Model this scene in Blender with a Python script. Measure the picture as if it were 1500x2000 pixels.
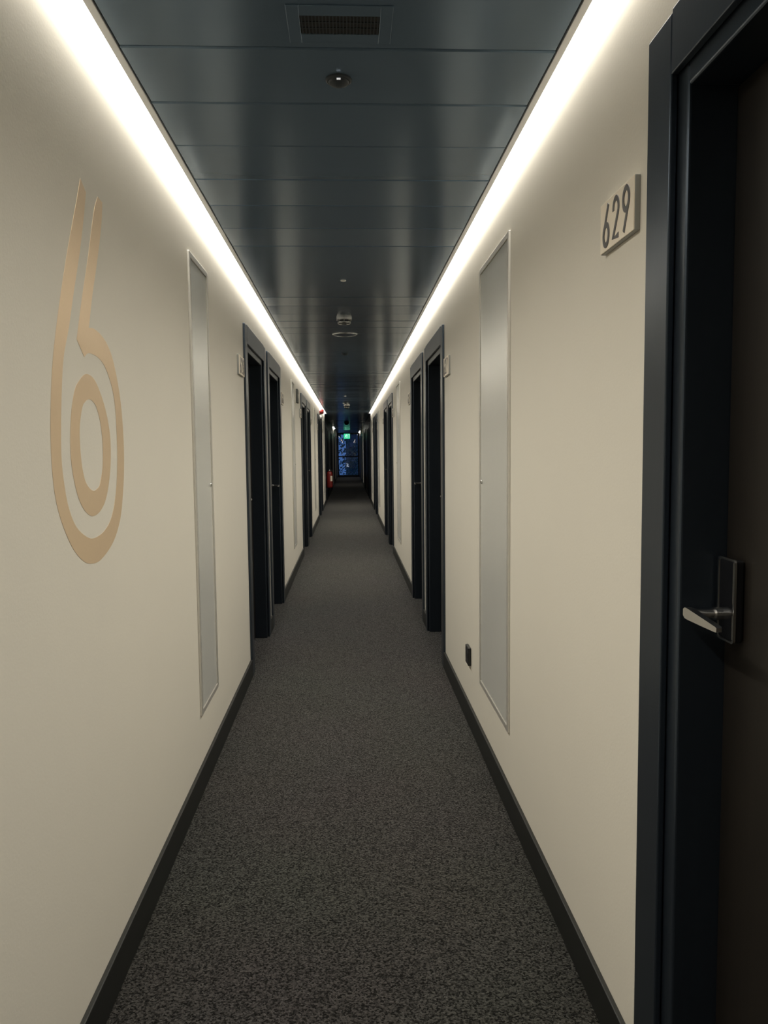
import bpy, bmesh, math, random
from mathutils import Vector, Matrix
random.seed(7)
PI = math.pi
for o in list(bpy.data.objects):
    bpy.data.objects.remove(o)
scene = bpy.context.scene
COL = scene.collection

# ------------------------------------------------------------------ camera, world, lights, exposure
YAW, PITCH, ROLL, FPX, EYE = 0.0449045, 0.0784018, 0.0104179, 1512.78, 1.35
XL, XR = -0.607, 0.585            # wall faces
CEIL = 2.32                       # underside of the ceiling pans
Y_BACK, Y_LIT, Y_END = -3.0, 20.15, 41.4
WT = 0.20                         # wall thickness

cy, sy = math.cos(YAW), math.sin(YAW)
fwd = Vector((sy*math.cos(PITCH), cy*math.cos(PITCH), -math.sin(PITCH)))
r0 = Vector((cy, -sy, 0)); d0 = fwd.cross(r0)
right = math.cos(ROLL)*r0 + math.sin(ROLL)*d0
down = -math.sin(ROLL)*r0 + math.cos(ROLL)*d0
cam_data = bpy.data.cameras.new('camera')
cam_data.sensor_fit = 'AUTO'; cam_data.sensor_width = 36.0
cam_data.lens = 36.0*FPX/2000.0
cam_data.clip_start = 0.02; cam_data.clip_end = 400
cam = bpy.data.objects.new('camera', cam_data); COL.objects.link(cam)
up = -down; back = -fwd
cam.matrix_world = Matrix(((right.x, up.x, back.x, 0), (right.y, up.y, back.y, 0),
                           (right.z, up.z, back.z, EYE), (0, 0, 0, 1)))
scene.camera = cam

world = bpy.data.worlds.new('dusk_sky'); scene.world = world
world.use_nodes = True
bg = world.node_tree.nodes['Background']
bg.inputs[0].default_value = (0.065, 0.155, 0.42, 1); bg.inputs[1].default_value = 0.75

vs = scene.view_settings
vs.view_transform = 'Standard'; vs.look = 'None'; vs.gamma = 1.0
vs.use_curve_mapping = False
vs.exposure = 0.0

LED_W_PER_M = 4.1                 # watts per metre of each light strip
LED_TILT = math.radians(25)       # optic throws the light across the corridor
LED_SPREAD = math.radians(102)
LED_COLOR = (1.0, 0.955, 0.855)
DIFFUSER_STRENGTH = 7.5
LIP_L, LIP_R = -0.534, 0.5216     # ceiling pan ends
EDGE_L, EDGE_R = -0.555, 0.542    # inner edges of the light slots
LIT_START = -1.2

def led_area(name, x, y0, y1, z, side, power_per_m, parent):
    ld = bpy.data.lights.new(name, 'AREA')
    ld.shape = 'RECTANGLE'; ld.size = 0.010; ld.size_y = y1-y0
    ld.energy = power_per_m*(y1-y0); ld.color = LED_COLOR; ld.spread = LED_SPREAD
    o = bpy.data.objects.new(name, ld); COL.objects.link(o)
    o.location = (x, (y0+y1)/2, z)
    # side = -1: left strip aimed towards +x ; side = +1: right strip aimed towards -x
    o.rotation_euler = (0, side*LED_TILT, 0)
    if parent: 
        o.parent = parent; o.location = Vector(o.location)-Vector(parent.location)
    return o

# ------------------------------------------------------------------ materials
def mat(name, color, rough=0.5, metal=0.0, spec=0.5, coat=0.0, noise=None, bump=None, emit=None, sheen=0.0):
    m = bpy.data.materials.new(name); m.use_nodes = True
    nt = m.node_tree; b = nt.nodes['Principled BSDF']
    b.inputs['Base Color'].default_value = (*color, 1)
    b.inputs['Roughness'].default_value = rough
    b.inputs['Metallic'].default_value = metal
    b.inputs['Specular IOR Level'].default_value = spec
    b.inputs['Coat Weight'].default_value = coat
    b.inputs['Coat Roughness'].default_value = 0.12
    b.inputs['Sheen Weight'].default_value = sheen
    tc = nt.nodes.new('ShaderNodeTexCoord')
    if noise:
        scale, c2, stretch = noise
        mp = nt.nodes.new('ShaderNodeMapping'); mp.inputs['Scale'].default_value = stretch
        nz = nt.nodes.new('ShaderNodeTexNoise'); nz.inputs['Scale'].default_value = scale
        nz.inputs['Detail'].default_value = 4
        mx = nt.nodes.new('ShaderNodeMix'); mx.data_type = 'RGBA'
        mx.inputs[6].default_value = (*color, 1); mx.inputs[7].default_value = (*c2, 1)
        nt.links.new(tc.outputs['Object'], mp.inputs[0]); nt.links.new(mp.outputs[0], nz.inputs['Vector'])
        nt.links.new(nz.outputs['Fac'], mx.inputs[0]); nt.links.new(mx.outputs[2], b.inputs['Base Color'])
    if bump:
        scale, strength, dist, stretch = bump
        mp2 = nt.nodes.new('ShaderNodeMapping'); mp2.inputs['Scale'].default_value = stretch
        n2 = nt.nodes.new('ShaderNodeTexNoise'); n2.inputs['Scale'].default_value = scale
        n2.inputs['Detail'].default_value = 3
        bp = nt.nodes.new('ShaderNodeBump'); bp.inputs['Strength'].default_value = strength
        bp.inputs['Distance'].default_value = dist
        nt.links.new(tc.outputs['Object'], mp2.inputs[0]); nt.links.new(mp2.outputs[0], n2.inputs['Vector'])
        nt.links.new(n2.outputs['Fac'], bp.inputs['Height']); nt.links.new(bp.outputs[0], b.inputs['Normal'])
    if emit:
        b.inputs['Emission Color'].default_value = (*emit[0], 1)
        b.inputs['Emission Strength'].default_value = emit[1]
    return m

ONE = (1, 1, 1)
M = {}
M['wall'] = mat('cream_wall_paint', (0.63, 0.595, 0.52), 0.6, noise=(2.5, (0.655, 0.62, 0.54), ONE),
                bump=(140, 0.12, 0.002, ONE))
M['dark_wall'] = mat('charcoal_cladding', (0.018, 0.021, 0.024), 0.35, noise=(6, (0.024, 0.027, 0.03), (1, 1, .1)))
M['ceiling'] = mat('dark_metal_ceiling', (0.140, 0.205, 0.280), 0.20, metal=0.52,
                   noise=(30, (0.148, 0.216, 0.294), (.2, 4, 1)), bump=(5, 0.10, 0.002, (.12, 2.5, 1)))
M['lip'] = mat('grey_edge_profile', (0.50, 0.50, 0.50), 0.4, metal=0.3)
M['slab'] = mat('dark_void', (0.02, 0.02, 0.02), 0.9)
M['black_trim'] = mat('black_baseboard_paint', (0.008, 0.009, 0.008), 0.42, noise=(20, (0.010, 0.011, 0.010), ONE))
M['casing'] = mat('black_satin_casing', (0.046, 0.059, 0.077), 0.30, metal=0.76, noise=(60, (0.050, 0.064, 0.083), (1, 1, .05)),
                  bump=(300, 0.05, 0.001, (1, 1, .05)))
M['leaf'] = mat('dark_door_veneer', (0.009, 0.0075, 0.006), 0.42, spec=0.35, noise=(24, (0.015, 0.012, 0.0095), (3, 3, .15)),
                bump=(60, 0.05, 0.001, (3, 3, .1)))
M['chrome'] = mat('satin_chrome', (0.62, 0.61, 0.59), 0.24, metal=1.0, noise=(80, (0.66, 0.65, 0.63), ONE))
M['gloss_black'] = mat('gloss_black_plate', (0.006, 0.006, 0.007), 0.12, coat=0.5)
M['steel_panel'] = mat('brushed_steel_panel', (0.74, 0.74, 0.70), 0.27, metal=0.40, noise=(50, (0.77, 0.77, 0.73), (6, 6, .3)),
                       bump=(8, 0.08, 0.004, (2, 2, .6)))
M['panel_frame'] = mat('pale_aluminium_frame', (0.60, 0.58, 0.53), 0.33, metal=0.55, noise=(70, (0.64, 0.62, 0.57), ONE))
M['plate_edge'] = mat('grey_plate_edge', (0.30, 0.30, 0.28), 0.4, metal=0.4)
M['plate_face'] = mat('cream_plate_face', (0.84, 0.75, 0.61), 0.38, noise=(40, (0.87, 0.78, 0.64), ONE))
M['ink'] = mat('dark_grey_numeral', (0.095, 0.09, 0.09), 0.5)
M['gold'] = mat('gold_vinyl', (0.80, 0.62, 0.42), 0.38, metal=0.55, noise=(90, (0.84, 0.65, 0.445), ONE))
M['red'] = mat('red_enamel', (0.18, 0.014, 0.012), 0.32, coat=0.2, noise=(30, (0.20, 0.016, 0.013), ONE))
M['white_plastic'] = mat('white_plastic', (0.75, 0.74, 0.70), 0.4)
M['black_plastic'] = mat('black_plastic', (0.012, 0.012, 0.013), 0.35)
M['dark_detector'] = mat('dark_grey_detector', (0.022, 0.028, 0.034), 0.45, spec=0.25)
M['detector'] = mat('silver_detector_shell', (0.42, 0.42, 0.41), 0.25, metal=0.8)
M['dark_sign'] = mat('dark_olive_sign', (0.03, 0.032, 0.026), 0.5)
M['window_frame'] = mat('black_window_frame', (0.010, 0.012, 0.016), 0.35)
M['diffuser'] = mat('led_diffuser', (0.9, 0.9, 0.88), 0.5, emit=((1.0, 0.955, 0.87), DIFFUSER_STRENGTH))
M['led_dot'] = mat('indicator_led', (0.8, 0.8, 0.8), 0.4, emit=((1, 1, 1), 0.5))
M['exit_green'] = mat('lit_green_sign', (0.05, 0.5, 0.25), 0.4, emit=((0.06, 0.85, 0.42), 0.75))
M['exit_white'] = mat('lit_white_pictogram', (0.8, 0.9, 0.85), 0.4, emit=((0.55, 1.0, 0.80), 1.1))
M['bark'] = mat('tree_bark', (0.03, 0.03, 0.03), 0.9)
M['foliage'] = mat('dusk_foliage', (0.05, 0.09, 0.06), 0.8, noise=(3, (0.09, 0.13, 0.10), ONE))
M['facade'] = mat('grey_facade', (0.16, 0.16, 0.17), 0.7, noise=(0.8, (0.20, 0.20, 0.21), ONE))
M['far_glass'] = mat('facade_glass', (0.03, 0.04, 0.06), 0.08, spec=0.8)
M['far_lit'] = mat('lit_room_glass', (0.5, 0.45, 0.35), 0.4, emit=((0.75, 0.85, 1.0), 0.35))
M['ground'] = mat('street_asphalt', (0.05, 0.05, 0.055), 0.9, noise=(0.5, (0.07, 0.07, 0.07), ONE))

def carpet():
    m = bpy.data.materials.new('heathered_carpet'); m.use_nodes = True
    nt = m.node_tree; b = nt.nodes['Principled BSDF']
    tc = nt.nodes.new('ShaderNodeTexCoord')
    n1 = nt.nodes.new('ShaderNodeTexNoise'); n1.inputs['Scale'].default_value = 150; n1.inputs['Detail'].default_value = 3
    n1.inputs['Roughness'].default_value = 0.7
    v1 = nt.nodes.new('ShaderNodeTexVoronoi'); v1.inputs['Scale'].default_value = 210
    n2 = nt.nodes.new('ShaderNodeTexNoise'); n2.inputs['Scale'].default_value = 1.3; n2.inputs['Detail'].default_value = 2
    for n in (n1, v1, n2): nt.links.new(tc.outputs['Object'], n.inputs['Vector'])
    sep = nt.nodes.new('ShaderNodeSeparateColor'); nt.links.new(v1.outputs['Color'], sep.inputs[0])
    add = nt.nodes.new('ShaderNodeMath'); add.operation = 'MULTIPLY_ADD'
    nt.links.new(sep.outputs[0], add.inputs[0]); add.inputs[1].default_value = 0.45
    sub = nt.nodes.new('ShaderNodeMath'); sub.operation = 'SUBTRACT'; sub.inputs[1].default_value = 0.22
    nt.links.new(n1.outputs['Fac'], sub.inputs[0]); nt.links.new(sub.outputs[0], add.inputs[2])
    cr = nt.nodes.new('ShaderNodeValToRGB')
    e = cr.color_ramp.elements
    e[0].position = 0.36; e[0].color = (0.003, 0.0027, 0.0022, 1)
    e[1].position = 0.78; e[1].color = (0.050, 0.047, 0.042, 1)
    nt.links.new(add.outputs[0], cr.inputs[0])
    mx = nt.nodes.new('ShaderNodeMix'); mx.data_type = 'RGBA'; mx.blend_type = 'MULTIPLY'; mx.inputs[0].default_value = 0.25
    nt.links.new(cr.outputs[0], mx.inputs[6]); nt.links.new(n2.outputs['Color'], mx.inputs[7])
    nt.links.new(mx.outputs[2], b.inputs['Base Color'])
    b.inputs['Roughness'].default_value = 0.95; b.inputs['Specular IOR Level'].default_value = 0.1
    mr = nt.nodes.new('ShaderNodeMapRange'); mr.inputs[1].default_value = .3; mr.inputs[2].default_value = .78
    mr.inputs[3].default_value = .22; mr.inputs[4].default_value = 1.0
    nt.links.new(add.outputs[0], mr.inputs[0]); nt.links.new(mr.outputs[0], b.inputs['Sheen Weight'])
    b.inputs['Sheen Roughness'].default_value = 0.28
    bp = nt.nodes.new('ShaderNodeBump'); bp.inputs['Strength'].default_value = 0.6; bp.inputs['Distance'].default_value = 0.004
    nt.links.new(add.outputs[0], bp.inputs['Height']); nt.links.new(bp.outputs[0], b.inputs['Normal'])
    return m
M['carpet'] = carpet()

def window_glass():
    m = bpy.data.materials.new('window_glass'); m.use_nodes = True
    nt = m.node_tree; b = nt.nodes['Principled BSDF']
    b.inputs['Base Color'].default_value = (1, 1, 1, 1); b.inputs['Roughness'].default_value = 0.0
    b.inputs['Transmission Weight'].default_value = 1.0; b.inputs['IOR'].default_value = 1.5
    return m
M['glass'] = window_glass()

# ------------------------------------------------------------------ mesh helpers
class MB:
    def __init__(self): self.bm = bmesh.new()
    def box(self, x0, x1, y0, y1, z0, z1, bev=0.0, seg=2, rot=None):
        r = bmesh.ops.create_cube(self.bm, size=1.0)
        vsx = r['verts']
        c = Vector(((x0+x1)/2, (y0+y1)/2, (z0+z1)/2))
        for v in vsx:
            v.co = Vector((v.co.x*(x1-x0), v.co.y*(y1-y0), v.co.z*(z1-z0)))
            if rot is not None: v.co = rot @ v.co
            v.co += c
        if bev > 0:
            es = {e for v in vsx for e in v.link_edges}
            bmesh.ops.bevel(self.bm, geom=list(es), offset=bev, segments=seg, profile=0.5, affect='EDGES')
        return self
    def lathe(self, prof, centre=(0, 0, 0), axis='z', seg=40, sx=1.0):
        # prof: list of (radius, height)
        rings = []
        for r, h in prof:
            ring = []
            for i in range(seg):
                a = 2*PI*i/seg
                p = Vector((max(r, 1e-5)*math.cos(a)*sx, max(r, 1e-5)*math.sin(a), h))
                if axis == 'x': p = Vector((p.z, p.x, p.y))
                elif axis == 'y': p = Vector((p.x, p.z, p.y))
                ring.append(self.bm.verts.new(p+Vector(centre)))
            rings.append(ring)
        for a, b in zip(rings[:-1], rings[1:]):
            for i in range(seg):
                self.bm.faces.new((a[i], a[(i+1) % seg], b[(i+1) % seg], b[i]))
        self.bm.faces.new(rings[0][::-1]); self.bm.faces.new(rings[-1])
        return self
    def tube(self, pts, radii, seg=12, sy=1.0):
        rings = []
        pts = [Vector(p) for p in pts]
        for i, p in enumerate(pts):
            t = (pts[min(i+1, len(pts)-1)]-pts[max(i-1, 0)]).normalized()
            ref = Vector((0, 0, 1)) if abs(t.z) < 0.9 else Vector((1, 0, 0))
            u = t.cross(ref).normalized(); w = u.cross(t).normalized()
            r = radii[i] if isinstance(radii, (list, tuple)) else radii
            rings.append([self.bm.verts.new(p+u*math.cos(2*PI*k/seg)*r+w*math.sin(2*PI*k/seg)*r*sy) for k in range(seg)])
        for a, b in zip(rings[:-1], rings[1:]):
            for i in range(seg):
                self.bm.faces.new((a[i], a[(i+1) % seg], b[(i+1) % seg], b[i]))
        self.bm.faces.new(rings[0][::-1]); self.bm.faces.new(rings[-1])
        return self
    def prism(self, pts, off):
        # closed planar outline (3d points) extruded by the vector off
        a = [self.bm.verts.new(Vector(p)) for p in pts]
        b = [self.bm.verts.new(Vector(p)+Vector(off)) for p in pts]
        n = len(a)
        self.bm.faces.new(a[::-1]); self.bm.faces.new(b)
        for i in range(n):
            self.bm.faces.new((a[i], a[(i+1) % n], b[(i+1) % n], b[i]))
        return self
    def band(self, outer, inner, off):
        # ring between two closed outlines with the same number of points
        off = Vector(off)
        oa = [self.bm.verts.new(Vector(p)) for p in outer]; ia = [self.bm.verts.new(Vector(p)) for p in inner]
        ob = [self.bm.verts.new(Vector(p)+off) for p in outer]; ib = [self.bm.verts.new(Vector(p)+off) for p in inner]
        n = len(oa)
        for i in range(n):
            j = (i+1) % n
            for q in ((oa[i], oa[j], ia[j], ia[i]), (ob[i], ib[i], ib[j], ob[j]), (oa[i], ob[i], ob[j], oa[j]), (ia[i], ia[j], ib[j], ib[i])):
                self.bm.faces.new(q)
        return self
    def ribbon(self, path, thick, to3d, depth, closed=False):
        # stroke of constant width along a 2-d path, extruded by depth
        P = [Vector((a, b)) for a, b in path]; n = len(P)
        L, R = [], []
        for i in range(n):
            if closed: t = P[(i+1) % n]-P[(i-1) % n]
            else: t = P[min(i+1, n-1)]-P[max(i-1, 0)]
            t.normalize(); nrm = Vector((-t.y, t.x))
            if not closed and 0 < i < n-1:
                a = (P[i]-P[i-1]).normalized(); c = a.dot(t); s = min(1/max(c, .5), 1.6)
            else: s = 1
            L.append(P[i]+nrm*thick/2*s); R.append(P[i]-nrm*thick/2*s)
        def mk(v, d): return self.bm.verts.new(to3d(v.x, v.y, d))
        la = [mk(v, 0) for v in L]; ra = [mk(v, 0) for v in R]; lb = [mk(v, depth) for v in L]; rb = [mk(v, depth) for v in R]
        rng = range(n if closed else n-1)
        for i in rng:
            j = (i+1) % n
            for q in ((lb[i], rb[i], rb[j], lb[j]), (la[i], la[j], ra[j], ra[i]), (la[i], lb[i], lb[j], la[j]), (ra[i], ra[j], rb[j], rb[i])):
                self.bm.faces.new(q)
        if not closed:
            self.bm.faces.new((la[0], ra[0], rb[0], lb[0])); self.bm.faces.new((la[-1], lb[-1], rb[-1], ra[-1]))
        return self
    def build(self, name, m, parent=None, smooth=False, label=None, loc=None):
        bmesh.ops.recalc_face_normals(self.bm, faces=self.bm.faces)
        me = bpy.data.meshes.new(name); self.bm.to_mesh(me); self.bm.free()
        me.materials.append(m)
        if smooth:
            for p in me.polygons: p.use_smooth = True
            try: me.set_sharp_from_angle(angle=math.radians(35))
            except Exception: pass
        o = bpy.data.objects.new(name, me); COL.objects.link(o)
        if parent: o.parent = parent
        if loc: o.location = loc
        if label: o['label'] = label
        return o

def empty(name, loc, rz=0.0):
    o = bpy.data.objects.new(name, None); COL.objects.link(o)
    o.empty_display_size = 0.05
    o.location = loc; o.rotation_euler = (0, 0, rz)
    return o
def tag(o, label, cat, group=None, kind=None):
    o['label'] = label; o['category'] = cat
    if group: o['group'] = group
    if kind: o['kind'] = kind
    return o
def copy_tree(o, parent=None):
    c = o.copy(); COL.objects.link(c)
    if parent: c.parent = parent
    for ch in list(o.children): copy_tree(ch, c)
    return c

# ------------------------------------------------------------------ layout along the corridor
PER = 5.43
W = 1.12                                   # outer width of a door casing
HEAD = 2.105                               # top of the casing
doors = []                                 # (side, y centre, handle at far edge?)
doors.append(('R', 1.49-W/2, True))
for k in range(7):
    doors += [('L', 4.62+W/2+PER*k, False), ('L', 5.89+W/2+PER*k, True)]
    doors += [('R', 4.70+W/2+PER*k, False), ('R', 6.01+W/2+PER*k, True)]
doors = [d for d in doors if d[1]+W/2 < Y_END-0.3]
OPEN = 0.545                               # half width of the hole in the wall
def holes(side):
    return sorted((y-OPEN, y+OPEN) for s, y, h in doors if s == side)

def build_wall(name, x0, x1, side, ya, yb, m):
    w = MB(); y = ya
    for a, b in holes(side):
        if b < ya or a > yb: continue
        w.box(x0, x1, y, a, -0.02, 2.42); w.box(x0, x1, a, b, 2.07, 2.42); y = b
    w.box(x0, x1, y, yb, -0.02, 2.42)
    return w.build(name, m)
Y_DARK = 30.6
o = build_wall('wall_left', XL-WT, XL, 'L', Y_BACK, Y_LIT, M['wall']); tag(o, 'cream painted left corridor wall with the large gold numeral', 'wall', kind='structure')
o = build_wall('wall_right', XR, XR+WT, 'R', Y_BACK, Y_LIT, M['wall']); tag(o, 'cream painted right corridor wall holding the 629 plate', 'wall', kind='structure')
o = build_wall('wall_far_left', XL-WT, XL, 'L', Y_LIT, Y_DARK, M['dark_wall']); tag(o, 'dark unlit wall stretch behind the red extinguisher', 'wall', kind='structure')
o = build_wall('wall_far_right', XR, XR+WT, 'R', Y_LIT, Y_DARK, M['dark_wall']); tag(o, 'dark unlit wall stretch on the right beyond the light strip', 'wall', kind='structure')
o = build_wall('wall_end_left', XL-WT, XL, 'L', Y_DARK, Y_END+.3, M['wall']); tag(o, 'last pale stretch of left wall beside the end window', 'wall', kind='structure')
o = build_wall('wall_end_right', XR, XR+WT, 'R', Y_DARK, Y_END+.3, M['wall']); tag(o, 'last pale stretch of right wall beside the end window', 'wall', kind='structure')
o = MB().box(XL-WT, XR+WT, Y_BACK-.1, Y_BACK, -0.02, 2.42).build('wall_back', M['wall']); tag(o, 'cream wall closing the corridor behind the viewer', 'wall', kind='structure')

o = MB().box(XL-WT-.1, XR+WT+.1, Y_BACK-.1, Y_END+.3, -0.1, 0.0).build('floor', M['carpet']); tag(o, 'dark grey brown heathered carpet running the whole corridor', 'floor', kind='structure')

# ceiling: transverse metal pans with fine joints, each hung a hair differently
c = MB(); y = 1.955-0.302*17; k = 0
while y < Y_END:
    lit = y < Y_LIT-0.2
    xa, xb = (LIP_L, LIP_R) if lit else (XL, XR)
    t = random.uniform(-0.0020, 0.0020)
    r = Matrix.Rotation(t/0.15, 3, 'X')
    c.box(xa, xb, y+.0007, y+.3013, CEIL, CEIL+.02, bev=0.0035, seg=1, rot=r)
    y += 0.302; k += 1
ce = c.build('ceiling', M['ceiling']); tag(ce, 'dark blue grey metal pan ceiling between the two light strips', 'ceiling', kind='structure')
o = MB().box(XL-WT, XR+WT, Y_BACK-.1, Y_END+.3, 2.42, 2.5).build('ceiling_slab', M['slab']); tag(o, 'hidden slab above the metal ceiling', 'ceiling', kind='structure')
for nm, a, b, side in (('trim_1', EDGE_L, LIP_L-.0015, 'left'), ('trim_2', LIP_R+.0015, EDGE_R, 'right')):
    o = MB().box(a, b, Y_BACK, Y_LIT, CEIL-.002, CEIL+.06, bev=.001).build(nm, M['lip'])
    tag(o, 'thin grey metal edge profile along the %s side of the ceiling' % side, 'trim', kind='structure')

def baseboard(name, side, ya, yb):
    x0, x1 = (XL, XL+.013) if side == 'L' else (XR-.013, XR)
    b = MB(); y = ya
    hs = [(q-W/2, q+W/2) for s, q, h in doors if s == side]
    for a, e in sorted(hs):
        if a > yb: break
        if a > y: b.box(x0, x1, y, a, 0, .1047, bev=.0025)
        y = e
    b.box(x0, x1, y, yb, 0, .1047, bev=.0025)
    return b.build(name, M['black_trim'])
o = baseboard('baseboard_left', 'L', Y_BACK, Y_END); tag(o, 'black baseboard along the foot of the left wall', 'baseboard', kind='structure')
o = baseboard('baseboard_right', 'R', Y_BACK, Y_END); tag(o, 'black baseboard along the foot of the right wall', 'baseboard', kind='structure')

# ------------------------------------------------------------------ light strips
def strip(x_wall, x_edge, side, y0, y1, label, z=CEIL+.008, power=LED_W_PER_M):
    lo, hi = min(x_wall, x_edge), max(x_wall, x_edge)
    root = empty('light_strip', ((lo+hi)/2, y0, z)); tag(root, label, 'light', 'recessed light strips along the walls')
    w = (hi-lo)/2
    MB().box(-w, w, 0, y1-y0, 0, .006).build('diffuser', M['diffuser'], root)
    MB().box(-w, w, 0, y1-y0, .008, .045).build('housing', M['lip'], root)
    if power: led_area('led_light', x_wall-side*.0065, y0, y1, z-.004, side, power, root)
    return root
strip(XL, EDGE_L, -1, LIT_START, Y_LIT, 'long glowing white light strip above the left wall')
strip(XR, EDGE_R, +1, LIT_START, Y_LIT, 'long glowing white light strip above the right wall')
strip(XL+.0, XL+.05, -1, 30.6, 33.2, 'short lit strip far down the left wall near the green exit sign', z=CEIL-.008, power=2.5)
strip(XR-.0, XR-.05, +1, 37.2, 40.2, 'short lit strip far down the right wall near the end window', z=CEIL-.008, power=2.5)

# ------------------------------------------------------------------ doors (local frame: -x faces the corridor, y along it)
def make_door(handle_far):
    root = empty('door_0', (0, 0, 0))
    h = W/2
    c = MB()
    c.box(-.013, 0, -h, -h+.105, 0, HEAD, bev=.003); c.box(-.013, 0, h-.105, h, 0, HEAD, bev=.003)
    c.box(-.013, 0, -h+.105, h-.105, HEAD-.105, HEAD+.006, bev=.003)
    c.build('casing', M['casing'], root)
    j = MB(); d = .155; f = h-.145
    for s in (-1, 1):
        a, b = sorted((s*f, s*(OPEN)))
        j.box(.002, d, a, b, 0, 2.07, bev=.005, seg=3)
    j.box(.002, d, -f, f, HEAD-.14, 2.07, bev=.005, seg=3)
    j.build('door_frame', M['casing'], root)
    LX = .087
    MB().box(LX, LX+.045, -f+.001, f-.001, .006, HEAD-.142, bev=.002).build('leaf', M['leaf'], root)
    s = 1 if handle_far else -1
    # lock plate
    yc = s*(f-.040); z0, z1 = 1.014, 1.158
    hp = MB().box(LX-.019, LX, yc-.029, yc+.029, z0, z1, bev=.006, seg=3).build('door_handle', M['gloss_black'], root, label='glossy black lock plate with chrome rim')
    # chrome rim round the face
    rim = []
    def rr(hw, hh, r):
        pts = []
        for cyy, czz, a0 in ((hw-r, hh-r, 0), (-hw+r, hh-r, 90), (-hw+r, -hh+r, 180), (hw-r, -hh+r, 270)):
            for q in range(5):
                a = math.radians(a0+q*22.5); pts.append((cyy+r*math.cos(a), czz+r*math.sin(a)))
        return pts
    zc = (z0+z1)/2
    outer = [(LX-.0195, yc+a, zc+b) for a, b in rr(.0300, (z1-z0)/2+.001, .007)]
    inner = [(LX-.0195, yc+a, zc+b) for a, b in rr(.0268, (z1-z0)/2-.0024, .006)]
    MB().band(outer, inner, (.004, 0, 0)).build('rim', M['chrome'], hp, smooth=True, label='thin chrome rim')
    # lever: stem out of the plate, grip bending towards the hinge side and tapering
    lz = 1.058; lx = LX-.083; ys = s*(f-.024); ye = ys-s*.115
    lv = MB()
    lv.lathe([(.0115, 0), (.0115, .012)], (LX-.031, ys, lz), axis='x', seg=24)
    lv.tube([(LX-.019, ys, lz), (LX-.05, ys, lz), (lx+.012, ys, lz)], [.008, .008, .0095], seg=16)
    # grip as a tapered slab
    def sec(y, hz, x0, x1, zz): return [Vector((x0, y, zz-hz)), Vector((x1, y, zz-hz)), Vector((x1, y, zz+hz)), Vector((x0, y, zz+hz))]
    rings = []
    for t, hz, th in ((-.085, .0055, .009), (-.03, .0095, .012), (.05, .0098, .013), (.35, .0082, .013), (.7, .0062, .012), (.96, .0045, .011), (1.0, .0034, .009)):
        yy = ys+(ye-ys)*t
        rings.append([lv.bm.verts.new(p) for p in sec(yy, hz, lx, lx+th, lz-.004*t+.002)])
    for a, b in zip(rings[:-1], rings[1:]):
        for i in range(4): lv.bm.faces.new((a[i], a[(i+1) % 4], b[(i+1) % 4], b[i]))
    lv.bm.faces.new(rings[0][::-1]); lv.bm.faces.new(rings[-1])
    lv.build('lever', M['chrome'], hp, smooth=True, label='chrome lever handle')
    return root
proto = {True: make_door(True), False: make_door(False)}
ORD = ['first', 'second', 'third', 'fourth', 'fifth', 'sixth', 'seventh', 'eighth', 'ninth', 'tenth', 'eleventh', 'twelfth', 'thirteenth', 'fourteenth']
used = {True: False, False: False}; cnt = {'L': 0, 'R': 0}; num = 0
for s, y, far in sorted(doors, key=lambda d: d[1]):
    local = far if s == 'R' else (not far)
    o = proto[local] if not used[local] else copy_tree(proto[local])
    used[local] = True; num += 1
    o.name = 'door_%d' % num
    o.location = ((XR if s == 'R' else XL), y, 0); o.rotation_euler = (0, 0, 0 if s == 'R' else PI)
    if s == 'R' and cnt['R'] == 0:
        lab = 'black door with chrome lever beside the 629 plate, cut by the photo edge'
    elif s == 'R':
        lab = '%s black door along the right wall after the 629 door' % ORD[cnt['R']-1]
    else:
        lab = '%s black door along the left wall after the gold numeral' % ORD[cnt['L']]
    cnt[s] += 1
    tag(o, lab, 'door', 'black room doors along the corridor', 'structure')

# ------------------------------------------------------------------ number plates
def arc(cx, cyy, rx, ry, a0, a1, n=18):
    return [(cx+rx*math.cos(math.radians(a0+(a1-a0)*i/n)), cyy+ry*math.sin(math.radians(a0+(a1-a0)*i/n))) for i in range(n+1)]
def ell(cx, cyy, rx, ry, n=28): return arc(cx, cyy, rx, ry, 0, 360-360/n, n-1)
SIX = [([(.49, 1.0), (.16, .47), (.085, .33)], False), (ell(.31, .27, .235, .25), True)]
DIG = {
 '6': SIX,
 '9': [([(.62-a, 1-b) for a, b in SIX[0][0]], False), ([(.62-a, 1-b) for a, b in SIX[1][0]], True)],
 '2': [(arc(.31, .73, .225, .235, 188, -28)+[(.08, .045), (.55, .045)], False)],
 '7': [([(.05, .96), (.54, .96), (.20, 0)], False)],
 '5': [([(.52, .96), (.15, .96), (.12, .57)]+arc(.29, .30, .235, .265, 118, -145), False)],
 '3': [(arc(.29, .745, .20, .22, 170, -80)+arc(.29, .28, .235, .25, 85, -170), False)],
 '1': [([(.12, .76), (.36, .97), (.36, 0)], False)],
 '8': [(ell(.31, .74, .19, .22), True), (ell(.31, .27, .235, .25), True)],
 '0': [(ell(.31, .5, .235, .47), True)],
 '4': [([(.40, 1.0), (.06, .28), (.60, .28)], False), ([(.43, .50), (.43, 0)], False)],
}
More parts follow.
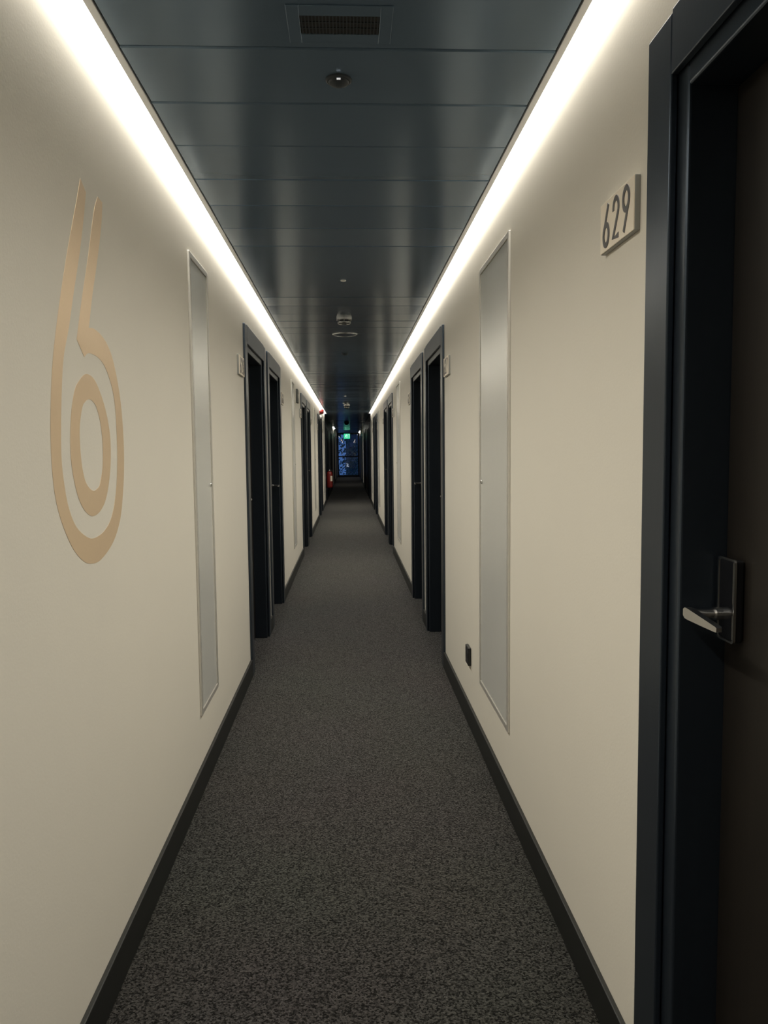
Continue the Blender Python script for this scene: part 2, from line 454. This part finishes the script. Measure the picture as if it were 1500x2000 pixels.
def number_plate(side, y0, y1, text, label, z0=1.783, z1=1.891):
    yc = (y0+y1)/2; hw = (y1-y0)/2; zc = (z0+z1)/2; hh = (z1-z0)/2
    root = empty('number_plate', ((XR if side == 'R' else XL), yc, zc), 0 if side == 'R' else PI)
    tag(root, label, 'sign', 'room number plates')
    MB().box(-.011, 0, -hw, hw, -hh, hh, bev=.001).build('backing', M['plate_edge'], root, label='grey plate edge')
    MB().box(-.0135, -.011, -hw+.001, hw-.001, -hh+.001, hh-.001, bev=.0006).build('face', M['plate_face'], root)
    H = .087; pitch = .0610; n = len(text)
    def to3d_for(k):
        off = (k-(n-1)/2)*pitch
        # reads from +y to -y when seen from the corridor
        return lambda a, b, d: Vector((-.0135-d, -(off+(a-.31)*H*.82), (b-.5)*H))
    m = MB()
    for k, ch in enumerate(text):
        for q, (path, closed) in enumerate(DIG[ch]):
            m.ribbon(path, .135, to3d_for(k), .0012+.0003*q, closed)
    m.build('numerals', M['ink'], root, label='dark grey numerals '+text)
    return root
number_plate('R', 1.553, 1.758, '629', 'cream number plate reading 629 beside the nearest right door')
names = {0: 'first', 1: 'second', 2: 'third'}
for k in range(3):
    w_ = names[k]
    number_plate('L', 4.35+PER*k, 4.555+PER*k, str(628-4*k), 'cream number plate on left wall just before the %s pair of doors' % w_)
    number_plate('L', 7.07+PER*k, 7.275+PER*k, str(626-4*k), 'cream number plate on left wall just past the %s pair of doors' % w_)
    number_plate('R', 4.43+PER*k, 4.635+PER*k, str(627-4*k), 'cream number plate on right wall just before the %s pair of doors' % w_)
    number_plate('R', 7.20+PER*k, 7.405+PER*k, str(625-4*k), 'cream number plate on right wall just past the %s pair of doors' % w_)

# ------------------------------------------------------------------ steel service panels
def service_panel(side, y0, y1, label, lock_side, z0=.30, z1=2.125):
    yc = (y0+y1)/2; hw = (y1-y0)/2; zc = (z0+z1)/2; hh = (z1-z0)/2
    root = empty('service_panel', ((XR if side == 'R' else XL), yc, z0), 0 if side == 'R' else PI)
    tag(root, label, 'access panel', 'tall steel service panels')
    f = MB(); t = .022
    f.box(-.009, 0, -hw, -hw+t, 0, 2*hh, bev=.002); f.box(-.009, 0, hw-t, hw, 0, 2*hh, bev=.002)
    f.box(-.009, 0, -hw+t, hw-t, 0, t, bev=.002); f.box(-.009, 0, -hw+t, hw-t, 2*hh-t, 2*hh, bev=.002)
    f.build('frame', M['panel_frame'], root)
    MB().box(-.0055, 0, -hw+t+.002, hw-t-.002, t+.002, 2*hh-t-.002, bev=.0015).build('panel_door', M['steel_panel'], root)
    lk = MB(); ly = lock_side*(hw-t-.035)
    lk.lathe([(.0085, 0), (.0085, -.004), (.0065, -.006)], (-.0055, ly, 1.212-z0), axis='x', seg=20)
    lo = lk.build('lock', M['chrome'], root, smooth=True, label='small chrome cam lock')
    MB().box(-.0125, -.0112, ly-.0012, ly+.0012, 1.207-z0, 1.217-z0).build('key_slot', M['black_plastic'], lo)
    return root
for k in range(3):
    w_ = names[k]
    service_panel('L', 3.06+PER*k*.985, 3.45+PER*k*.985+.04*k, ['tall narrow steel panel on left wall, nearest, beside the gold numeral', 'second tall steel panel on left wall, below the dark sign', 'third tall steel panel on left wall, before the red sounder'][k], -1)
    service_panel('R', 2.785+PER*k*1.085, 3.405+PER*k*1.085, ['widest steel panel on right wall, above the black socket', 'second tall steel panel on right wall, past the first pair of doors', 'third tall steel panel on right wall, far down the corridor'][k], 1)
service_panel('L', 18.85, 19.45, 'last steel panel on left wall, just before the extinguisher', -1)
service_panel('R', 18.9, 19.5, 'last steel panel on right wall, at the end of the light strip', 1)

# ------------------------------------------------------------------ big gold numeral on the left wall
SIX_OUT = [(1.862, 1.982), (1.831, 1.922), (1.803, 1.873), (1.739, 1.755), (1.677, 1.623), (1.641, 1.526), (1.62, 1.421), (1.616, 1.337), (1.627, 1.265), (1.657, 1.208), (1.711, 1.149), (1.772, 1.111), (1.826, 1.095), (1.901, 1.093), (2.003, 1.123), (2.072, 1.175), (2.109, 1.249), (2.129, 1.331), (2.13, 1.414), (2.113, 1.5), (2.077, 1.572), (2.038, 1.615), (1.984, 1.64), (1.922, 1.65), (1.881, 1.647), (1.917, 1.73), (1.953, 1.8), (1.988, 1.873), (2.012, 1.934), (2.022, 1.977), (1.986, 1.98), (1.958, 1.945), (1.929, 1.886), (1.889, 1.8), (1.843, 1.711), (1.795, 1.608), (1.841, 1.574), (1.875, 1.587), (1.945, 1.584), (1.999, 1.564), (2.044, 1.522), (2.065, 1.476), (2.071, 1.412), (2.068, 1.332), (2.046, 1.252), (2.003, 1.192), (1.941, 1.161), (1.862, 1.151), (1.805, 1.161), (1.741, 1.191), (1.702, 1.235), (1.683, 1.28), (1.672, 1.337), (1.676, 1.402), (1.69, 1.488), (1.71, 1.56), (1.748, 1.626), (1.79, 1.714), (1.834, 1.8), (1.872, 1.888), (1.899, 1.962)]
SIX_RING = [(1.848, 1.536), (1.8, 1.516), (1.771, 1.495), (1.744, 1.448), (1.728, 1.381), (1.731, 1.323), (1.757, 1.263), (1.799, 1.223), (1.854, 1.204), (1.915, 1.212), (1.968, 1.246), (2.007, 1.317), (2.015, 1.385), (1.999, 1.436), (1.964, 1.485), (1.908, 1.528)]
SIX_HOLE = [(1.858, 1.478), (1.831, 1.469), (1.813, 1.456), (1.792, 1.414), (1.789, 1.372), (1.797, 1.321), (1.82, 1.283), (1.868, 1.263), (1.915, 1.272), (1.944, 1.318), (1.951, 1.374), (1.941, 1.424), (1.915, 1.462), (1.886, 1.476)]
def smooth_closed(P, sub=4, corner=math.radians(38)):
    # Catmull-Rom through the outline, keeping sharp corners sharp
    n = len(P); V = [Vector(p) for p in P]; out = []
    def sharp(i):
        a = V[i]-V[i-1]; b = V[(i+1) % n]-V[i]
        return a.angle(b, 0) > corner
    for i in range(n):
        p1, p2 = V[i], V[(i+1) % n]
        p0 = V[i-1] if not sharp(i) else p1-(p2-p1)
        p3 = V[(i+2) % n] if not sharp((i+1) % n) else p2+(p2-p1)
        for s in range(sub):
            t = s/sub
            out.append(0.5*((2*p1)+(p2-p0)*t+(2*p0-5*p1+4*p2-p3)*t*t+(3*p1-p0-3*p2+p3)*t**3))
    return out
def polar_match(P, n, ctr):
    # resample a closed outline at n equal angles about ctr
    Q = smooth_closed(P, 6); res = []
    for k in range(n):
        a = 2*PI*k/n; d = Vector((math.cos(a), math.sin(a))); best = None
        for i in range(len(Q)):
            p, q = Q[i]-ctr, Q[(i+1) % len(Q)]-ctr
            e = q-p; den = d.x*e.y-d.y*e.x
            if abs(den) < 1e-9: continue
            t = (p.x*e.y-p.y*e.x)/den; u = (p.x*d.y-p.y*d.x)/den
            if t > 0 and -1e-6 <= u <= 1+1e-6: best = t if best is None else max(best, t)
        res.append(ctr+d*(best or 0.1))
    return res
root = empty('wall_numeral', (XL, 1.87, 1.094)); tag(root, 'large gold double line numeral 6 on the left wall', 'wall numeral')
P = smooth_closed(SIX_OUT)
MB().prism([(0.0004, a-1.87, b-1.094) for a, b in P], (.0003, 0, 0)).build('outer_stroke', M['gold'], root)
ctr = Vector((1.87, 1.37))
ro, ri = polar_match(SIX_RING, 64, ctr), polar_match(SIX_HOLE, 64, ctr)
MB().band([(0.0004, v.x-1.87, v.y-1.094) for v in ro], [(0.0004, v.x-1.87, v.y-1.094) for v in ri], (.0003, 0, 0)).build('inner_ring', M['gold'], root)

# ------------------------------------------------------------------ wall fittings
root = empty('wall_socket', (XR, 3.735, .343)); tag(root, 'small black power socket low on the right wall', 'socket')
MB().box(-.016, 0, -.045, .045, -.045, .045, bev=.004, seg=3).build('cover_plate', M['black_plastic'], root)
s_ = MB().lathe([(.0215, .004), (.0215, -.0008), (.0195, -.0014), (.0182, -.0014), (.018, .002)], (-.016, 0, 0), axis='x', seg=32).build('socket_insert', M['black_plastic'], root, smooth=True)

root = empty('direction_sign', (XL, 9.30, 2.01), PI); tag(root, 'small dark sign high on the left wall beside the second steel panel', 'sign')
MB().box(-.02, 0, -.10, .10, -.08, .08, bev=.003).build('sign_board', M['dark_sign'], root)
MB().box(-.0215, -.02, -.05, .05, -.025, .02).build('pale_panel', M['plate_edge'], root, label='pale grey middle field')

# red sounder with white strobe below it, between the last two lit doors on the left
root = empty('alarm_sounder', (XL, 16.70, 2.205)); tag(root, 'red fire alarm sounder high on the left wall', 'alarm')
MB().lathe([(.060, 0), (.060, .025), (.055, .030), (.055, .060), (.045, .085), (.020, .095)], (0, 0, 0), axis='x', seg=32).build('sounder_body', M['red'], root, smooth=True)
MB().lathe([(.045, 0), (.045, .030), (.036, .050), (.015, .062)], (0, 0, -.115), axis='x', seg=32).build('strobe_base', M['white_plastic'], root, smooth=True, label='white strobe unit')

# fire extinguisher
root = empty('fire_extinguisher', (XL+.098, 20.62, .40)); tag(root, 'red fire extinguisher hanging on the dark left wall', 'fire extinguisher')
MB().lathe([(.066, 0), (.075, .012), (.078, .03), (.078, .36), (.070, .395), (.045, .425), (.026, .435), (.022, .445)], seg=36).build('cylinder', M['red'], root, smooth=True)
MB().lathe([(.022, .445), (.022, .470), (.016, .475), (.016, .485)], seg=24).build('valve', M['chrome'], root, smooth=True)
MB().box(-.012, .012, -.11, .02, .485, .495, bev=.002).box(-.012, .012, -.10, .02, .508, .518, bev=.002, rot=Matrix.Rotation(.12, 3, 'X')).build('handle', M['black_plastic'], root)
MB().tube([(.02, .02, .46), (.06, .03, .455), (.088, .035, .40), (.090, .035, .25), (.088, .035, .12)], [.008, .008, .008, .008, .011]).build('hose', M['black_plastic'], root, smooth=True)
lp = [(.0788*math.cos(a), .0788*math.sin(a)) for a in [math.radians(-72+6*i) for i in range(10)]]
lm = MB()
for (a, b), (c_, d_) in zip(lp[:-1], lp[1:]):
    lm.bm.faces.new([lm.bm.verts.new(v) for v in ((a, b, .17), (c_, d_, .17), (c_, d_, .31), (a, b, .31))])
lm.build('paper_label', M['plate_face'], root, label='pale instruction label')
MB().lathe([(.016, 0), (.016, -.010)], (0, -.022, .458), axis='y', seg=20).build('pressure_gauge', M['white_plastic'], root, smooth=True)
MB().box(-.098, -.070, -.02, .02, .30, .40, bev=.002).build('wall_bracket', M['black_plastic'], root)

# ------------------------------------------------------------------ ceiling fittings
root = empty('ceiling_vent', (-.006, 1.848, CEIL)); tag(root, 'dark rectangular air vent in the ceiling at the top of the photo', 'vent')
f = MB(); hx, hy, gx, gy = .119, .078, .090, .038
f.box(-hx, -gx, -hy, hy, -.003, 0, bev=.0012); f.box(gx, hx, -hy, hy, -.003, 0, bev=.0012)
f.box(-gx, gx, -hy, -gy, -.003, 0, bev=.0012); f.box(-gx, gx, gy, hy, -.003, 0, bev=.0012)
f.build('frame', M['ceiling'], root)
g = MB()
for i in range(23):
    x = -gx+2*gx*(i+.5)/23
    g.box(x-.0014, x+.0014, -gy, gy, -.0028, -.0005)
for j in (-.012, .012): g.box(-gx, gx, j-.001, j+.001, -.0026, -.0006)
g.build('grille', M['dark_detector'], root)
MB().box(-gx, gx, -gy, gy, -.0009, -.0002).build('duct_shade_sheet', M['slab'], root)  # flat dark sheet painted as the shade inside the vent opening

def lathe_part(root, name, prof, m, **k):
    return MB().lathe(prof, k.pop('centre', (0, 0, 0)), seg=k.pop('seg', 36)).build(name, m, root, smooth=True, **k)
root = empty('motion_sensor', (-.012, 2.11, CEIL)); tag(root, 'dark round motion sensor in the ceiling below the vent', 'sensor')
lathe_part(root, 'base_ring', [(.034, 0), (.034, -.004), (.030, -.007)], M['dark_detector'])
lathe_part(root, 'lens', [(.027, -.007), (.025, -.011), (.017, -.015), (.006, -.017)], M['dark_detector'])
MB().box(-.005, .005, -.0275, -.0235, -.0115, -.0085).build('indicator', M['led_dot'], root, label='tiny white indicator light')

root = empty('ceiling_spot', (-.016, 4.50, CEIL)); tag(root, 'tiny white sprinkler disc in the ceiling before the smoke detector', 'sprinkler')
lathe_part(root, 'disc', [(.016, 0), (.016, -.003), (.010, -.006)], M['white_plastic'])

def smoke(loc, r, h, label):
    root = empty('smoke_detector', loc); tag(root, label, 'smoke detector', 'smoke detectors')
    lathe_part(root, 'base', [(r, 0), (r, -h*.28), (r*.94, -h*.36)], M['detector'])
    lathe_part(root, 'chamber', [(r*.70, -h*.36), (r*.70, -h*.62)], M['dark_detector'])
    lathe_part(root, 'cap', [(r*.86, -h*.62), (r*.86, -h*.72), (r*.70, -h*.9), (r*.3, -h)], M['detector'])
    for k in range(8):
        a = 2*PI*k/8
        MB().box(r*.80*math.cos(a)-.003, r*.80*math.cos(a)+.003, r*.80*math.sin(a)-.003, r*.80*math.sin(a)+.003, -h*.64, -h*.34).build('rib', M['detector'], root)
smoke((-.018, 5.75, CEIL), .056, .050, 'silver smoke detector on the ceiling, the nearer one')
smoke((-.022, 16.2, CEIL), .060, .085, 'pale smoke detector on the ceiling far down the corridor')
root = empty('ceiling_speaker', (-.016, 6.55, CEIL)); tag(root, 'flush round speaker ring in the ceiling behind the smoke detector', 'speaker')
ro_ = [(.104*math.cos(2*PI*i/48), .104*math.sin(2*PI*i/48), -.006) for i in range(48)]
ri_ = [(.094*math.cos(2*PI*i/48), .094*math.sin(2*PI*i/48), -.006) for i in range(48)]
MB().band(ro_, ri_, (0, 0, .006)).build('ring', M['detector'], root, smooth=True)
lathe_part(root, 'grille', [(.094, 0), (.094, -.003), (.02, -.004)], M['ceiling'])

root = empty('motion_sensor', (-.024, 7.79, CEIL)); tag(root, 'dark round motion sensor past the speaker ring', 'sensor')
lathe_part(root, 'base_ring', [(.036, 0), (.036, -.005), (.030, -.008)], M['dark_detector'])
lathe_part(root, 'lens', [(.026, -.008), (.022, -.016), (.006, -.022)], M['dark_detector'])
root = empty('ceiling_spot', (-.045, 13.69, CEIL)); tag(root, 'tiny pale sprinkler disc just ahead of the far smoke detector', 'sprinkler')
lathe_part(root, 'disc', [(.024, 0), (.024, -.004), (.012, -.012)], M['white_plastic'])
for x in (-.085, -.005):
    root = empty('ceiling_spot', (x, 15.7, CEIL)); tag(root, 'small pale ceiling stud beside the far smoke detector, the %s one' % ('left' if x < -.05 else 'right'), 'sprinkler')
    lathe_part(root, 'disc', [(.018, 0), (.018, -.006), (.008, -.016)], M['white_plastic'])
root = empty('dome_sensor', (-.05, 25.8, CEIL)); tag(root, 'black dome on the dark ceiling ahead of the green sign', 'sensor')
lathe_part(root, 'base_ring', [(.085, 0), (.085, -.02)], M['black_plastic'])
lathe_part(root, 'dome', [(.075, -.02), (.07, -.05), (.045, -.085), (.015, -.10)], M['gloss_black'])

# green exit sign hanging from the ceiling
EX = Vector((-.065, 36.0, 1.93))
root = empty('exit_sign', EX); tag(root, 'glowing green exit sign hanging before the end window', 'exit sign')
MB().box(-.15, .15, 0, .03, 0, .25, bev=.004).build('housing', M['window_frame'], root)
MB().box(-.142, .142, -.004, 0, .008, .242).build('lit_panel', M['exit_green'], root, label='glowing green panel')
pic = MB()
def flat(a, b, d): return Vector((a, -.004-d, b))
pic.ribbon(ell(-.030, .200, .010, .010, 14), .020, flat, .001, True)
for path in ([(-.030, .180), (-.045, .120)], [(-.035, .172), (-.005, .150), (.012, .160)], [(-.035, .170), (-.068, .158), (-.075, .130)],
             [(-.045, .122), (-.018, .090), (-.025, .050)], [(-.045, .120), (-.068, .085), (-.098, .070)]):
    pic.ribbon(path, .019, flat, .001)
pic.ribbon([(.045, .04), (.045, .21), (.115, .21), (.115, .04)], .016, flat, .001)
pic.build('pictogram', M['exit_white'], root, label='pale running figure and doorway')
for x in (-.09, .09):
    MB().tube([(x, .015, .25), (x, .015, CEIL-EX.z)], .006).build('rod', M['window_frame'], root, smooth=True)

# ------------------------------------------------------------------ end window
w = empty('window_1', ((XL+XR)/2, Y_END, 0)); tag(w, 'tall dark framed window closing the far end of the corridor', 'window', kind='structure')
hw = (XR-XL)/2
f = MB(); t = .085
f.box(-hw, -hw+t, 0, .07, 0, CEIL, bev=.004); f.box(hw-t, hw, 0, .07, 0, CEIL, bev=.004)
f.box(-hw+t, hw-t, 0, .07, 0, .10, bev=.004); f.box(-hw+t, hw-t, 0, .07, CEIL-.07, CEIL, bev=.004)
f.build('window_frame', M['window_frame'], w)
MB().box(-hw+t, hw-t, .005, .065, 1.045, 1.115, bev=.004).build('transom', M['window_frame'], w)
MB().box(-hw+t, hw-t, .030, .042, .10, 1.045).build('window_pane', M['glass'], w)
MB().box(-hw+t, hw-t, .030, .042, 1.115, CEIL-.07).build('window_pane', M['glass'], w)

# ------------------------------------------------------------------ outside at dusk
GZ = -17.0
o = MB().box(-60, 60, Y_END+2, 190, GZ-.5, GZ).build('ground', M['ground']); tag(o, 'street level ground far below the window', 'ground', kind='structure')
b = empty('office_building', (6.0, 92, GZ)); tag(b, 'dim block of windows seen through the end window on the right', 'building')
MB().box(-6.3, 22, 0, 12, 0, 32).build('wall', M['facade'], b)
for i in range(3):
    for j in range(5):
        x = -5.9+1.15*i; z = 14.2+1.75*j
        wn = MB().box(x, x+.80, -.04, 0, z, z+1.2).build('window', M['far_glass'], b)
MB().box(-6.25, -5.98, -.05, 0, 16.55, 17.0).build('window', M['far_lit'], b, label='small lit window')
def tree(x, y, h, r, label, seed):
    rnd = random.Random(seed)
    root = empty('street_tree', (x, y, GZ)); tag(root, label, 'tree', 'trees outside the end window')
    MB().tube([(0, 0, 0), (.1, 0, h*.4), (-.05, .1, h*.8), (0, 0, h-r*.3)], [.28, .22, .14, .06]).build('trunk', M['bark'], root, smooth=True)
    fm = MB()
    for i in range(1500):
        a = rnd.uniform(0, 2*PI); u = rnd.random()**.5; zz = rnd.uniform(-1, 1); q = r*u*math.sqrt(max(0, 1-zz*zz*.9))
        p = Vector((q*math.cos(a), q*math.sin(a), h-r*.6+zz*r*1.2)); s = rnd.uniform(.06, .16)
        n = Vector((rnd.uniform(-1, 1), rnd.uniform(-1, 1), rnd.uniform(-1, 1))).normalized()
        t_ = n.orthogonal().normalized()*s; b_ = n.cross(t_).normalized()*s*.6
        fm.bm.faces.new([fm.bm.verts.new(p+q_) for q_ in (t_, b_, -t_, -b_)])
    fm.build('crown', M['foliage'], root)
tree(-1.1, 62, 18.6, 2.4, 'leafy dark tree crown low in the window on the left', 3)
tree(1.3, 70, 17.8, 2.2, 'leafy dark tree crown low in the window on the right', 4)
